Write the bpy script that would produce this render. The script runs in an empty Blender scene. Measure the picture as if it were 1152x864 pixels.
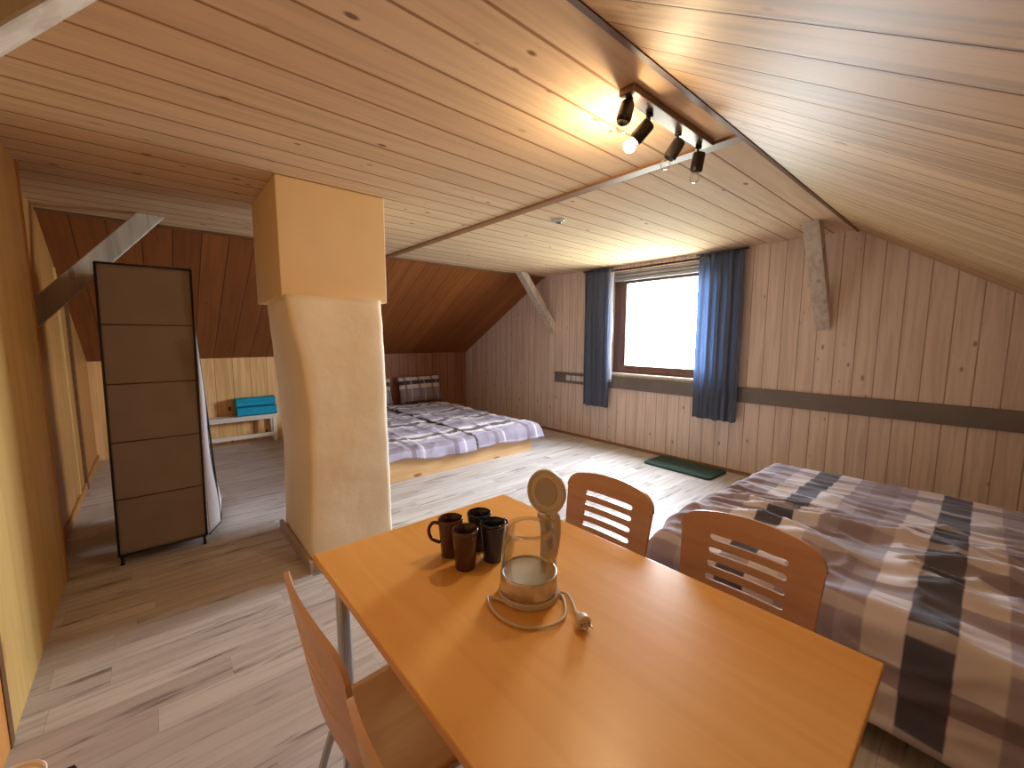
import bpy, bmesh, math, random
from mathutils import Vector, Matrix, noise
random.seed(7)
sc = bpy.context.scene
COL = sc.collection
PI = math.pi

# ------------------------------------------------------------------ colour + node helpers
def lin(c):
    out = []
    for v in c[:3]:
        v /= 255.0
        out.append(v / 12.92 if v <= 0.04045 else ((v + 0.055) / 1.055) ** 2.4)
    return tuple(out) + (1.0,)

class NT:
    def __init__(self, name):
        self.m = bpy.data.materials.new(name); self.m.use_nodes = True
        self.t = self.m.node_tree; self.n = self.t.nodes; self.l = self.t.links
        self.b = self.n['Principled BSDF']; self.out = self.n['Material Output']
    def new(self, typ, **kw):
        nd = self.n.new(typ)
        for k, v in kw.items(): setattr(nd, k, v)
        return nd
    def put(self, sock, v):
        if hasattr(v, 'is_output') or isinstance(v, bpy.types.NodeSocket): self.l.new(v, sock)
        else: sock.default_value = v
    def math(self, op, a, b=None, c=None, clamp=False):
        nd = self.new('ShaderNodeMath', operation=op, use_clamp=clamp)
        self.put(nd.inputs[0], a)
        if b is not None: self.put(nd.inputs[1], b)
        if c is not None: self.put(nd.inputs[2], c)
        return nd.outputs[0]
    def dot(self, v, axis):
        nd = self.new('ShaderNodeVectorMath', operation='DOT_PRODUCT')
        self.put(nd.inputs[0], v); nd.inputs[1].default_value = axis
        return nd.outputs['Value']
    def comb(self, x, y, z=0.0):
        nd = self.new('ShaderNodeCombineXYZ')
        for i, v in enumerate((x, y, z)): self.put(nd.inputs[i], v)
        return nd.outputs[0]
    def coord(self, which='Object'):
        return self.new('ShaderNodeTexCoord').outputs[which]
    def noise(self, vec, scale=1.0, detail=3.0, rough=0.5, dist=0.0):
        nd = self.new('ShaderNodeTexNoise')
        self.put(nd.inputs['Vector'], vec); nd.inputs['Scale'].default_value = scale
        nd.inputs['Detail'].default_value = detail; nd.inputs['Roughness'].default_value = rough
        nd.inputs['Distortion'].default_value = dist
        return nd.outputs[0]
    def white(self, vec, color=False):
        nd = self.new('ShaderNodeTexWhiteNoise'); nd.noise_dimensions = '3D'
        self.put(nd.inputs['Vector'], vec)
        return nd.outputs['Color' if color else 'Value']
    def smooth(self, v, lo, hi):
        nd = self.new('ShaderNodeMapRange'); nd.interpolation_type = 'SMOOTHSTEP'
        self.put(nd.inputs['Value'], v)
        nd.inputs['From Min'].default_value = lo; nd.inputs['From Max'].default_value = hi
        return nd.outputs[0]
    def mix(self, f, a, b, mode='MIX'):
        nd = self.new('ShaderNodeMix'); nd.data_type = 'RGBA'; nd.blend_type = mode
        self.put(nd.inputs[0], f); self.put(nd.inputs[6], a); self.put(nd.inputs[7], b)
        return nd.outputs[2]
    def bump(self, h, strength=0.3, dist=0.01):
        nd = self.new('ShaderNodeBump'); nd.inputs['Strength'].default_value = strength
        nd.inputs['Distance'].default_value = dist
        self.put(nd.inputs['Height'], h); self.l.new(nd.outputs[0], self.b.inputs['Normal'])
    def fin(self, col, rough=0.5, metal=0.0, **kw):
        self.put(self.b.inputs['Base Color'], col); self.put(self.b.inputs['Roughness'], rough)
        self.b.inputs['Metallic'].default_value = metal
        for k, v in kw.items(): self.b.inputs[k].default_value = v
        return self.m

def plank_mat(name, across, along, w, c1, c2, groove, off=0.0, gw=0.03, seg=None, knots=0.6, knotcol=(95, 55, 25),
              grain=0.45, rough=0.45, graincol=None, bump=0.35, streak=0.0, streakcol=(120, 100, 85), gs=1.0, ks=1.0, spec=0.3, gdark=0.85):
    t = NT(name); co = t.coord()
    a = t.dot(co, across); b = t.dot(co, along)
    u = t.math('ADD', t.math('DIVIDE', a, w), off)
    ident = t.math('FLOOR', u); f = t.math('SUBTRACT', u, ident)
    edge = t.math('MINIMUM', f, t.math('SUBTRACT', 1.0, f))
    gm = t.math('SUBTRACT', 1.0, t.smooth(edge, gw * 0.4, gw))
    sid = 0.0
    if seg:
        sh = t.math('MULTIPLY', t.white(t.comb(ident, 3.1, 0.7)), seg * 7)
        v = t.math('DIVIDE', t.math('ADD', b, sh), seg)
        sid = t.math('FLOOR', v); g = t.math('SUBTRACT', v, sid)
        e2 = t.math('MINIMUM', g, t.math('SUBTRACT', 1.0, g))
        gm = t.math('MAXIMUM', gm, t.math('SUBTRACT', 1.0, t.smooth(e2, 0.0008, 0.0018)))
    r = t.white(t.comb(ident, sid, 1.3)); r2 = t.white(t.comb(ident, sid, 9.7))
    off3 = t.math('MULTIPLY', r, 37.0)
    gv = t.comb(t.math('MULTIPLY', a, 26.0 * gs), t.math('MULTIPLY', b, 1.3 * gs), off3)
    gr = t.noise(gv, 1.0, 4.0, 0.55, 0.6)
    gm2 = t.smooth(gr, 0.38, 0.68)
    col = t.mix(r2, lin(c1), lin(c2))
    gc = graincol or tuple(x * 0.72 for x in c2)
    col = t.mix(t.math('MULTIPLY', gm2, grain), col, lin(gc))
    if streak:
        sv = t.comb(t.math('MULTIPLY', a, 22.0), t.math('MULTIPLY', b, 2.2), t.math('ADD', off3, 11.0))
        sm = t.smooth(t.noise(sv, 1.0, 3.0, 0.6, 0.3), 0.55, 0.74)
        col = t.mix(t.math('MULTIPLY', sm, streak), col, lin(streakcol))
    if knots:
        vo = t.new('ShaderNodeTexVoronoi'); vo.voronoi_dimensions = '3D'
        t.put(vo.inputs['Vector'], t.comb(t.math('MULTIPLY', a, 9.0 * ks), t.math('MULTIPLY', b, 4.6 * ks), off3)); vo.inputs['Scale'].default_value = 1.0
        km = t.math('SUBTRACT', 1.0, t.smooth(vo.outputs['Distance'], 0.06, 0.14))
        kk = t.math('MULTIPLY', km, t.smooth(t.white(t.comb(vo.outputs['Color'], ident, 2.0)) if False else r, 0.1, 0.4))
        col = t.mix(t.math('MULTIPLY', kk, knots), col, lin(knotcol))
    col = t.mix(t.math('MULTIPLY', gm, gdark), col, lin(groove))
    h = t.math('SUBTRACT', t.math('MULTIPLY', gr, 0.12), gm)
    t.bump(h, bump, 0.006)
    return t.fin(col, rough, **{'Specular IOR Level': spec})

def wood(name, c1, c2, axis=(0, 0, 1), rough=0.4, scale=1.0, knots=0.0, coat=0.0, knotcol=(110, 65, 30)):
    t = NT(name); co = t.coord()
    mp = t.new('ShaderNodeMapping')
    t.put(mp.inputs[0], co)
    mp.inputs['Scale'].default_value = tuple((1.6 if ax else 24.0) * scale for ax in axis)
    n1 = t.noise(mp.outputs[0], 1.0, 4.0, 0.55, 0.8)
    n2 = t.noise(co, 2.0, 2.0)
    f = t.math('ADD', t.math('MULTIPLY', t.smooth(n1, 0.35, 0.7), 0.75), t.math('MULTIPLY', n2, 0.25))
    col = t.mix(f, lin(c1), lin(c2))
    if knots:
        vo = t.new('ShaderNodeTexVoronoi')
        mp2 = t.new('ShaderNodeMapping'); t.put(mp2.inputs[0], co)
        mp2.inputs['Scale'].default_value = tuple(3.0 if ax else 8.0 for ax in axis)
        t.l.new(mp2.outputs[0], vo.inputs['Vector']); vo.inputs['Scale'].default_value = 1.0
        km = t.math('SUBTRACT', 1.0, t.smooth(vo.outputs['Distance'], 0.08, 0.2))
        col = t.mix(t.math('MULTIPLY', km, knots), col, lin(knotcol))
    t.bump(n1, 0.08, 0.004)
    return t.fin(col, rough, **({'Coat Weight': coat} if coat else {}))

def plain(name, c, rough=0.5, metal=0.0, var=0.08, vscale=6.0, bump=0.0, bscale=60.0, **kw):
    t = NT(name); co = t.coord()
    n = t.noise(co, vscale, 3.0)
    col = t.mix(n, lin(tuple(x * (1 - var) for x in c)), lin(tuple(min(255, x * (1 + var)) for x in c)))
    if bump: t.bump(t.noise(co, bscale, 3.0), bump, 0.004)
    return t.fin(col, rough, metal, **kw)

def stripe_mask(t, v, period, centre, width, soft=0.004):
    # 1 inside a stripe of the given width around `centre`, repeated every `period`
    q = t.math('DIVIDE', t.math('SUBTRACT', v, centre), period)
    q = t.math('SUBTRACT', q, t.math('FLOOR', t.math('ADD', q, 0.5)))
    d = t.math('MULTIPLY', t.math('ABSOLUTE', q), period)
    return t.math('SUBTRACT', 1.0, t.smooth(d, width / 2 - soft, width / 2 + soft))

def plaid(name, period_u, cu, period_v, cv, scale=1.0, base=(150, 138, 150), dark=(62, 62, 70), cream=(222, 208, 198), brown=(120, 98, 102)):
    t = NT(name)
    uv = t.coord('UV')
    u = t.dot(uv, (1, 0, 0)); v = t.dot(uv, (0, 1, 0))
    s = scale
    fib = t.noise(t.comb(t.math('MULTIPLY', u, 300.0), t.math('MULTIPLY', v, 300.0)), 1.0, 2.0)
    col = t.mix(t.math('MULTIPLY', fib, 0.35), lin(base), lin(tuple(x * 0.8 for x in base)))
    # faint secondary tone blocks
    col = t.mix(t.math('MULTIPLY', stripe_mask(t, u, period_u, cu + period_u / 2, period_u * 0.2), 0.5), col, lin(brown))
    cu_m = stripe_mask(t, u, period_u, cu, 0.33 * s)
    band = stripe_mask(t, v, period_v, cv, 0.075 * s)
    band2 = stripe_mask(t, v, period_v, cv + 0.16 * s, 0.035 * s)
    col = t.mix(cu_m, col, lin(cream))
    col = t.mix(stripe_mask(t, u, period_u, cu, 0.115 * s), col, lin(dark))
    col = t.mix(t.math('MULTIPLY', band, 0.75), col, lin(brown))
    col = t.mix(t.math('MULTIPLY', band2, 0.55), col, lin(cream))
    col = t.mix(t.math('MULTIPLY', t.math('MULTIPLY', band, stripe_mask(t, u, period_u, cu, 0.115 * s)), 0.8), col, lin(dark))
    t.bump(fib, 0.12, 0.002)
    return t.fin(col, 0.85, **{'Sheen Weight': 0.15})

# ------------------------------------------------------------------ mesh helpers
class MB:
    def __init__(self): self.bm = bmesh.new(); self.uv = None
    def quad(self, *pts):
        return self.bm.faces.new([self.bm.verts.new(p) for p in pts])
    def box(self, x0, x1, y0, y1, z0, z1, M=None, bev=0.0):
        vs = [Vector((x, y, z)) for z in (z0, z1) for y in (y0, y1) for x in (x0, x1)]
        if M is not None: vs = [M @ v for v in vs]
        v = [self.bm.verts.new(p) for p in vs]
        fs = [self.bm.faces.new([v[i] for i in q]) for q in ((0, 2, 3, 1), (4, 5, 7, 6), (0, 1, 5, 4), (2, 6, 7, 3), (0, 4, 6, 2), (1, 3, 7, 5))]
        if bev:
            es = list({e for f in fs for e in f.edges})
            bmesh.ops.bevel(self.bm, geom=es, offset=bev, segments=3, profile=0.6, affect='EDGES')
        return self
    def prism(self, poly, axis, a, b):
        # polygon in the other two axes extruded from a to b along `axis`
        def p3(p, t):
            q = list(p); q.insert(axis, t); return q
        lo = [self.bm.verts.new(p3(p, a)) for p in poly]; hi = [self.bm.verts.new(p3(p, b)) for p in poly]
        n = len(poly)
        self.bm.faces.new(lo); self.bm.faces.new(list(reversed(hi)))
        for i in range(n): self.bm.faces.new([lo[i], hi[i], hi[(i + 1) % n], lo[(i + 1) % n]])
        return self
    def rings(self, rings, cap=True, closed=True):
        rv = [[self.bm.verts.new(p) for p in r] for r in rings]
        n = len(rings[0])
        for a, b in zip(rv, rv[1:]):
            for i in range(n if closed else n - 1):
                self.bm.faces.new([a[i], a[(i + 1) % n], b[(i + 1) % n], b[i]])
        if cap:
            self.bm.faces.new(list(reversed(rv[0]))); self.bm.faces.new(rv[-1])
        return self
    def lathe(self, prof, c=(0, 0, 0), n=40, M=None, cap=False):
        rs = []
        for r, z in prof:
            ring = [Vector((r * math.cos(2 * PI * i / n), r * math.sin(2 * PI * i / n), z)) for i in range(n)]
            if M is not None: ring = [M @ p for p in ring]
            rs.append([p + Vector(c) for p in ring])
        return self.rings(rs, cap=cap)
    def tube(self, pts, r, n=10, smooth=True, taper=None):
        pts = [Vector(p) for p in pts]
        if smooth and len(pts) > 2:
            q = []
            for i in range(len(pts) - 1):
                p0 = pts[max(i - 1, 0)]; p1 = pts[i]; p2 = pts[i + 1]; p3 = pts[min(i + 2, len(pts) - 1)]
                for k in range(8):
                    t = k / 8
                    q.append(0.5 * ((2 * p1) + (-p0 + p2) * t + (2 * p0 - 5 * p1 + 4 * p2 - p3) * t * t + (-p0 + 3 * p1 - 3 * p2 + p3) * t ** 3))
            q.append(pts[-1]); pts = q
        rs = []; nrm = None
        for i, p in enumerate(pts):
            d = (pts[min(i + 1, len(pts) - 1)] - pts[max(i - 1, 0)]).normalized()
            if nrm is None:
                nrm = d.orthogonal().normalized()
            nrm = (nrm - d * nrm.dot(d)).normalized(); bn = d.cross(nrm)
            rr = r * (taper[0] + (taper[1] - taper[0]) * i / (len(pts) - 1)) if taper else r
            rs.append([p + rr * (math.cos(2 * PI * k / n) * nrm + math.sin(2 * PI * k / n) * bn) for k in range(n)])
        return self.rings(rs)
    def grid(self, f, nu, nv, uvf=None):
        vs = [[self.bm.verts.new(f(i / nu, j / nv)) for j in range(nv + 1)] for i in range(nu + 1)]
        lay = self.bm.loops.layers.uv.verify() if uvf else None
        for i in range(nu):
            for j in range(nv):
                idx = ((i, j), (i + 1, j), (i + 1, j + 1), (i, j + 1))
                fc = self.bm.faces.new([vs[a][b] for a, b in idx])
                if uvf:
                    for lp, (a, b) in zip(fc.loops, idx): lp[lay].uv = uvf(a / nu, b / nv)
        return self

def build(mb, name, mat, parent=None, origin=None, smooth=False, mods=(), recalc=True):
    bm = mb.bm
    if recalc: bmesh.ops.recalc_face_normals(bm, faces=bm.faces)
    if origin is not None: bmesh.ops.translate(bm, verts=bm.verts, vec=-Vector(origin))
    me = bpy.data.meshes.new(name); bm.to_mesh(me); bm.free()
    me.materials.append(mat)
    if smooth:
        for p in me.polygons: p.use_smooth = True
    o = bpy.data.objects.new(name, me); COL.objects.link(o)
    if parent is not None: o.parent = parent
    if origin is not None: o.location = origin
    for kind, kw in mods:
        md = o.modifiers.new(kind.lower(), kind)
        for k, v in kw.items(): setattr(md, k, v)
    if smooth == 'auto':
        o.modifiers.new('edge', 'EDGE_SPLIT').split_angle = math.radians(35)
    return o

def empty(name, loc, label, cat, group=None, rz=0.0):
    o = bpy.data.objects.new(name, None); COL.objects.link(o)
    o.empty_display_size = 0.1
    o.location = loc; o.rotation_euler = (0, 0, rz)
    return tag(o, label, cat, group)
def tag(o, label, cat, group=None):
    o['label'] = label; o['category'] = cat
    if group: o['group'] = group
    return o
def struct(mb, name, mat, **kw):
    o = build(mb, name, mat, **kw)
    if o.parent is None: o['kind'] = 'structure'
    return o
def copy_tree(root, loc, rz, label):
    r = root.copy(); COL.objects.link(r); r.location = loc; r.rotation_euler = (0, 0, rz); r['label'] = label
    for ch in list(root.children):
        c = ch.copy(); COL.objects.link(c); c.parent = r
        for g in list(ch.children):
            d = g.copy(); COL.objects.link(d); d.parent = c
    return r
def rotz(a): return Matrix.Rotation(a, 4, 'Z')
def align(d):
    d = Vector(d).normalized(); return d.to_track_quat('Z', 'Y').to_matrix().to_4x4()
def T(x, y, z): return Matrix.Translation((x, y, z))

# ------------------------------------------------------------------ room numbers (metres, camera above the origin)
CZ = 2.33                 # flat ceiling
GY = 4.572                # gable wall with the window
XL0, XL1, ZK = -4.53, -6.63, 1.144      # left slope: ceiling edge, knee wall, knee height
XR0, SR = -0.815, 0.655   # right slope: ceiling edge, fall per metre
XR1 = 1.75; ZR1 = CZ - (XR1 - XR0) * SR
YN = -0.47                # partition beside the camera
YF = -0.56                # partition further in, a little recessed
XP = -3.43                # where the two meet
YB = -0.62

# ------------------------------------------------------------------ materials
ceil_m = plank_mat('pine_ceiling_boards', (1, 0, 0), (0, 1, 0), 0.172, (226, 198, 166), (216, 184, 150), (146, 102, 66), off=0.69, gw=0.05, knots=0.8, grain=0.25, rough=0.8, spec=0.15)
sl = Vector((1, 0, -SR)).normalized()
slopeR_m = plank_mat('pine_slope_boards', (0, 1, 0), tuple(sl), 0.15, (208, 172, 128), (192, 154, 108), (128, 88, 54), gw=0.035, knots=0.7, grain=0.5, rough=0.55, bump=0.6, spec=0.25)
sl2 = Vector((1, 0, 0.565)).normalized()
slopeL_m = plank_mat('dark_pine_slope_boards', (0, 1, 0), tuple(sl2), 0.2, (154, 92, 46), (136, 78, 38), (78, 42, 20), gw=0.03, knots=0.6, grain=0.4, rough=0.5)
gable_m = plank_mat('pine_gable_boards', (1, 0, 0), (0, 0, 1), 0.141, (234, 216, 206), (224, 204, 192), (170, 134, 114), off=0.4, gw=0.04, knots=0.6, grain=0.35, rough=0.5)
knee_m = plank_mat('knotty_pine_knee_wall', (0, 1, 0), (0, 0, 1), 0.2, (255, 208, 146), (246, 190, 124), (176, 118, 70), gw=0.025, ks=.62, knots=0.95, knotcol=(120, 62, 24), grain=0.4, rough=0.45)
floor_m = plank_mat('whitewashed_oak_laminate', (1, 0, 0), (0, 1, 0), 0.132, (216, 211, 209), (192, 184, 182), (146, 134, 128), gw=0.014, seg=0.86, gdark=0.5, spec=0.35, knots=0.0, grain=0.6,
                    graincol=(172, 160, 154), rough=0.38, streak=0.95, streakcol=(114, 102, 98), bump=0.1)
panel_m = wood('light_pine_panel', (222, 186, 118), (206, 166, 98), (0, 0, 1), 0.45, 0.6, knots=0.25)
panel2_m = wood('amber_pine_panel', (190, 136, 74), (168, 114, 58), (0, 0, 1), 0.45, 0.6, knots=0.3)
trim_m = wood('brown_wood_trim', (128, 88, 54), (100, 66, 40), (0, 1, 0), 0.5)
trimx_m = wood('pine_cover_strip', (156, 116, 80), (132, 94, 62), (1, 0, 0), 0.5)
doorm = wood('orange_door_wood', (228, 160, 84), (212, 140, 66), (0, 0, 1), 0.35)
whitewash_m = wood('whitewashed_timber', (214, 204, 190), (176, 162, 146), (0, 0, 1), 0.7, 0.7, knots=0.7, knotcol=(120, 104, 90))
grey_m = plain('grey_painted_band', (118, 110, 106), 0.6)
plaster_m = plain('cream_plaster_rough', (247, 230, 203), 0.75, var=0.05, vscale=3, bump=0.55, bscale=14)
plaster2_m = plain('cream_plaster_smooth', (236, 208, 162), 0.65, var=0.02)
plinth_m = plain('grey_brown_plinth', (176, 158, 142), 0.5)
frame_m = wood('dark_window_wood', (116, 84, 70), (92, 64, 54), (0, 0, 1), 0.4)
shutter_m = plain('grey_blind_slats', (150, 150, 160), 0.5)
white_m = plain('white_paint', (232, 226, 216), 0.45, var=0.03)
black_m = plain('black_plastic', (28, 26, 26), 0.4)
chrome_m = plain('brushed_chrome', (200, 200, 202), 0.22, 1.0, var=0.03)
steel_m = plain('stainless_steel', (205, 200, 192), 0.33, 1.0, var=0.03)
spotblack_m = plain('dark_lamp_metal', (46, 40, 40), 0.35, 0.3)
spotbar_m = plain('brown_lamp_metal', (120, 96, 78), 0.35, 0.5)

# ------------------------------------------------------------------ the setting
m = MB(); m.box(XL1 - .2, 2.0, YB - .3, GY + .3, -0.15, 0.0); struct(m, 'floor', floor_m)
m = MB(); m.box(XL0 - .0, XR0, YB - .2, GY + .2, CZ, CZ + 0.1); struct(m, 'ceiling', ceil_m)
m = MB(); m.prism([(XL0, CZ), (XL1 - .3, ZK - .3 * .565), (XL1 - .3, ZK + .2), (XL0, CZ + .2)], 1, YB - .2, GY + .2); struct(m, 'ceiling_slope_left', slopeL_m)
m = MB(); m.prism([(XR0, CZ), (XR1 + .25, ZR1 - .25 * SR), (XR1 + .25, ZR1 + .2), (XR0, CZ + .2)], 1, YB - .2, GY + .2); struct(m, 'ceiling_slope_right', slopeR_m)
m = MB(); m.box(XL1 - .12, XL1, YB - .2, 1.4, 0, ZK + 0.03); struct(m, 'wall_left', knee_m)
knee2_m = plank_mat('shaded_pine_knee_wall', (0, 1, 0), (0, 0, 1), 0.16, (164, 112, 82), (150, 98, 70), (92, 56, 36), gw=0.03, knots=0.7, grain=0.4, rough=0.5)  # darker boards: part of the bed corner's shade is put into this colour
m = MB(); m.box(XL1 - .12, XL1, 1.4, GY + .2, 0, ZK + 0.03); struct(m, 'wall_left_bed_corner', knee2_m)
m = MB(); m.box(XR1, XR1 + .12, YB - .2, GY + .2, 0, ZR1 + 0.03); struct(m, 'wall_right', knee_m)
# gable wall with a window opening
WX0, WX1, WZ0, WZ1 = -3.27, -1.93, 0.955, 2.25
def roofz(x): return min(CZ, CZ - (XL0 - x) * 0.565 if x < XL0 else CZ, CZ - (x - XR0) * SR if x > XR0 else CZ) + 0.06
m = MB()
m.prism([(XL1 - .1, 0), (WX0, 0), (WX0, CZ + .06), (XL0, CZ + .06), (XL1 - .1, ZK)], 1, GY, GY + .26)
m.prism([(WX1, 0), (XR1 + .1, 0), (XR1 + .1, ZR1 + .03), (XR0, CZ + .06), (WX1, CZ + .06)], 1, GY, GY + .26)
m.box(WX0, WX1, GY, GY + .26, 0, WZ0); m.box(WX0, WX1, GY, GY + .26, WZ1, CZ + .06)
struct(m, 'wall_far', gable_m)
# partition on the left: two panels, the far one recessed
prof = [(XL1, 0), (XP, 0), (XP, CZ + .05), (XL0, CZ + .05), (XL1, ZK + .03)]
m = MB(); m.prism(prof, 1, YF - .14, YF); struct(m, 'wall_near_recess', panel2_m)
m = MB(); m.prism([(XP, 0), (XR1, 0), (XR1, ZR1 + .03), (XR0, CZ + .05), (XP, CZ + .05)], 1, YN - .2, YN); struct(m, 'wall_near', panel_m)
m = MB()
m.box(XP - .02, XP + .025, YN - .02, YN + .006, 0, CZ); struct(m, 'trim_1', panel2_m)
m = MB(); m.box(-5.08, -5.03, YF - .01, YF + .010, 0, 1.98); struct(m, 'trim_2', panel_m)
m = MB(); m.box(-5.50, -5.42, YF - .01, YF + .02, 0, 1.75); struct(m, 'trim_3', trim_m)
m = MB(); m.box(-6.62, XP - .02, YF - .01, YF + .016, 0, .07); struct(m, 'baseboard_near', panel2_m)
# seam strip across the floor at the partition corner
m = MB(); m.box(XP - .022, XP + .022, YF, -.245, 0, .006, bev=.002); struct(m, 'trim_4', plinth_m)
# door in the near partition (only its far edge shows)
m = MB(); m.box(-2.15, -2.105, YN - .02, YN + .006, 0, 2.06); m.box(-2.15, -1.15, YN - .02, YN + .006, 2.0, 2.06); m.box(-1.205, -1.15, YN - .02, YN + .006, 0, 2.0)
d = struct(m, 'trim_5', trim_m)
m = MB(); m.box(-2.103, -1.207, YN - .03, YN + .003, .008, 1.998, bev=.002); dr = struct(m, 'door_1', doorm)
m = MB(); m.tube([(-1.3, YN + .03, 1.02), (-1.3, YN + .075, 1.02), (-1.32, YN + .085, 1.02), (-1.42, YN + .085, 1.02)], .009); build(m, 'door_handle', chrome_m, dr, smooth=True)
# cover strip across the ceiling, dark battens along the slope edges
m = MB(); m.box(XL0, XR0, 2.045, 2.115, CZ - .014, CZ + .01, bev=.003); struct(m, 'trim_6', trimx_m)
m = MB(); m.box(XR0 - .004, XR0 + .016, YB, GY, CZ - .016, CZ + .005); struct(m, 'trim_7', trim_m)
m = MB(); m.box(XL0 - .02, XL0 + .02, YB, GY, CZ - .018, CZ + .005); struct(m, 'trim_8', trim_m)
# grey band along the gable wall, skirting
m = MB(); m.box(-4.262, XR1, GY - .022, GY + .01, .762, .917, bev=.004); struct(m, 'trim_9', grey_m)
m = MB(); m.box(XL1, XR1, GY - .014, GY + .01, 0, .035); struct(m, 'baseboard_far', trimx_m)

# window: frame, casement, pane, sill, blind housing
fy0, fy1 = GY + .05, GY + .11
m = MB()
m.box(WX0, -3.17, fy0, fy1, WZ0, WZ1); m.box(-1.99, WX1, fy0, fy1, WZ0, WZ1); m.box(-3.17, -1.99, fy0, fy1, WZ0, 1.0); m.box(-3.17, -1.99, fy0, fy1, 2.17, WZ1)
win = struct(m, 'window_1', frame_m)
m = MB()
m.box(-3.172, -3.085, fy0 - .015, fy1 - .02, .998, 2.172, bev=.006); m.box(-2.065, -1.988, fy0 - .015, fy1 - .02, .998, 2.172, bev=.006)
m.box(-3.09, -2.06, fy0 - .014, fy1 - .021, .998, 1.068, bev=.006); m.box(-3.09, -2.06, fy0 - .014, fy1 - .021, 2.102, 2.172, bev=.006)
build(m, 'casement', frame_m, win)
g = NT('window_glass'); tr = g.new('ShaderNodeBsdfTransparent'); gl = g.new('ShaderNodeBsdfGlossy'); gl.inputs['Roughness'].default_value = 0.02
fr = g.new('ShaderNodeFresnel'); fr.inputs[0].default_value = 1.45; mx = g.new('ShaderNodeMixShader')
g.l.new(fr.outputs[0], mx.inputs[0]); g.l.new(tr.outputs[0], mx.inputs[1]); g.l.new(gl.outputs[0], mx.inputs[2]); g.l.new(mx.outputs[0], g.out.inputs['Surface'])
m = MB(); m.quad((-3.09, fy0 + .03, 1.06), (-2.06, fy0 + .03, 1.06), (-2.06, fy0 + .03, 2.11), (-3.09, fy0 + .03, 2.11)); build(m, 'pane', g.m, win)
m = MB(); m.box(WX0, WX1, GY - .03, fy0 + .01, WZ0 - .012, WZ0 + .012, bev=.004); build(m, 'window_sill', white_m, win)
m = MB()
for k in range(4): m.box(WX0 + .01, WX1 - .01, GY - .012 + .004 * k, fy0, 2.135 + k * .042, 2.135 + k * .042 + .036, bev=.008)
build(m, 'blind_housing', shutter_m, win)

# ------------------------------------------------------------------ timber braces
def brace(name, top, bot, w, axis_t, t, label):
    # flat plank whose centre line runs top->bot, width w in the plane of travel, thickness t along X
    top = Vector(top); bot = Vector(bot); d = (top - bot); n = Vector((1, 0, 0)); s = d.normalized().cross(n).normalized()
    m = MB()
    L = d.length
    def end(p, plane):  # cut the end on a horizontal (z) or vertical (y) plane
        out = []
        for sx, sw in ((-1, -1), (1, -1), (1, 1), (-1, 1)):
            q = p + n * (sx * t / 2) + s * (sw * w / 2); dd = d.normalized()
            ax = 2 if plane == 'z' else 1
            k = (p[ax] - q[ax]) / dd[ax]; out.append(q + dd * k)
        return out
    m.rings([end(bot, 'y'), end(top, 'z')])
    o = build(m, name, whitewash_m, origin=tuple(bot), mods=(('BEVEL', dict(width=.006, segments=2)),))
    return tag(o, label, 'beam')
brace('diagonal_beam', (-4.23, .065, CZ), (-4.1, YF, 1.565), .125, 0, .05, 'whitewashed wooden brace slanting up the left partition above the fabric wardrobe')
brace('diagonal_beam', (-1.02, .175, CZ), (-1.02, YN, 1.57), .13, 0, .07, 'whitewashed wooden brace in the top left corner of the photo, nearest the camera')
brace('diagonal_beam', (-1.0, 4.00, CZ), (-1.0, GY, 1.57), .10, 0, .115, 'whitewashed wooden brace on the window wall to the right of the right curtain')
brace('diagonal_beam', (-4.385, 3.98, CZ), (-4.33, GY, 1.56), .10, 0, .115, 'whitewashed wooden brace on the window wall above the low double bed')

# ------------------------------------------------------------------ chimney pillar
ch = empty('chimney_pillar', (-2.97, .9, 0), 'cream plastered chimney pillar with a wider boxed top standing between table and wardrobe', 'pillar')
def off(mb_pts, o): return mb_pts
O = Vector((-2.97, .9, 0))
rings = []
keys = [(0.0, -2.595, -3.33, .648, 1.178, .655), (.35, -2.60, -3.33, .66, 1.172, .668), (.65, -2.60, -3.34, .672, 1.166, .676), (.96, -2.605, -3.34, .677, 1.161, .665),
        (1.3, -2.61, -3.34, .648, 1.158, .645), (1.5, -2.615, -3.34, .605, 1.156, .632), (1.66, -2.62, -3.34, .588, 1.154, .626)]
def kz(z):
    for a, b in zip(keys, keys[1:]):
        if z <= b[0]:
            t = (z - a[0]) / (b[0] - a[0]); t = t * t * (3 - 2 * t) * .5 + t * .5
            return [p + (q - p) * t for p, q in zip(a, b)]
    return keys[-1]
NZ = 44
for i in range(NZ + 1):
    z = 1.66 * i / NZ; _, xf, xb, yl, yr, yb = kz(z)
    ring = []; cr = .035
    corners = [(xf, yl), (xf, yr), (xb, yr), (xb, yb)]
    for ci in range(4):
        p = Vector(corners[ci]).to_3d(); a = Vector(corners[ci - 1]).to_3d(); b = Vector(corners[(ci + 1) % 4]).to_3d()
        da = (a - p).normalized(); db = (b - p).normalized()
        for k in range(5):
            t = k / 4; q = p + da * cr * (1 - t) ** 2 + db * cr * t ** 2
            ring.append(q)
        nx = b - p; Ls = nx.length
        for k in range(1, 10): ring.append(p + db * (cr + (Ls - 2 * cr) * k / 10))
    cen = Vector(((xf + xb) / 2, (yl + yr) / 2, 0))
    out = []
    for q in ring:
        nn = noise.noise(Vector((q.x * 4, q.y * 4, z * 3.2))) * .010 + noise.noise(Vector((q.x * 14, q.y * 14, z * 11))) * .004
        dd = (q - cen).normalized()
        out.append(Vector((q.x, q.y, z)) + dd * nn - O)
    rings.append(out)
m = MB(); m.rings(rings); build(m, 'shaft', plaster_m, ch, smooth=True)
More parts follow.
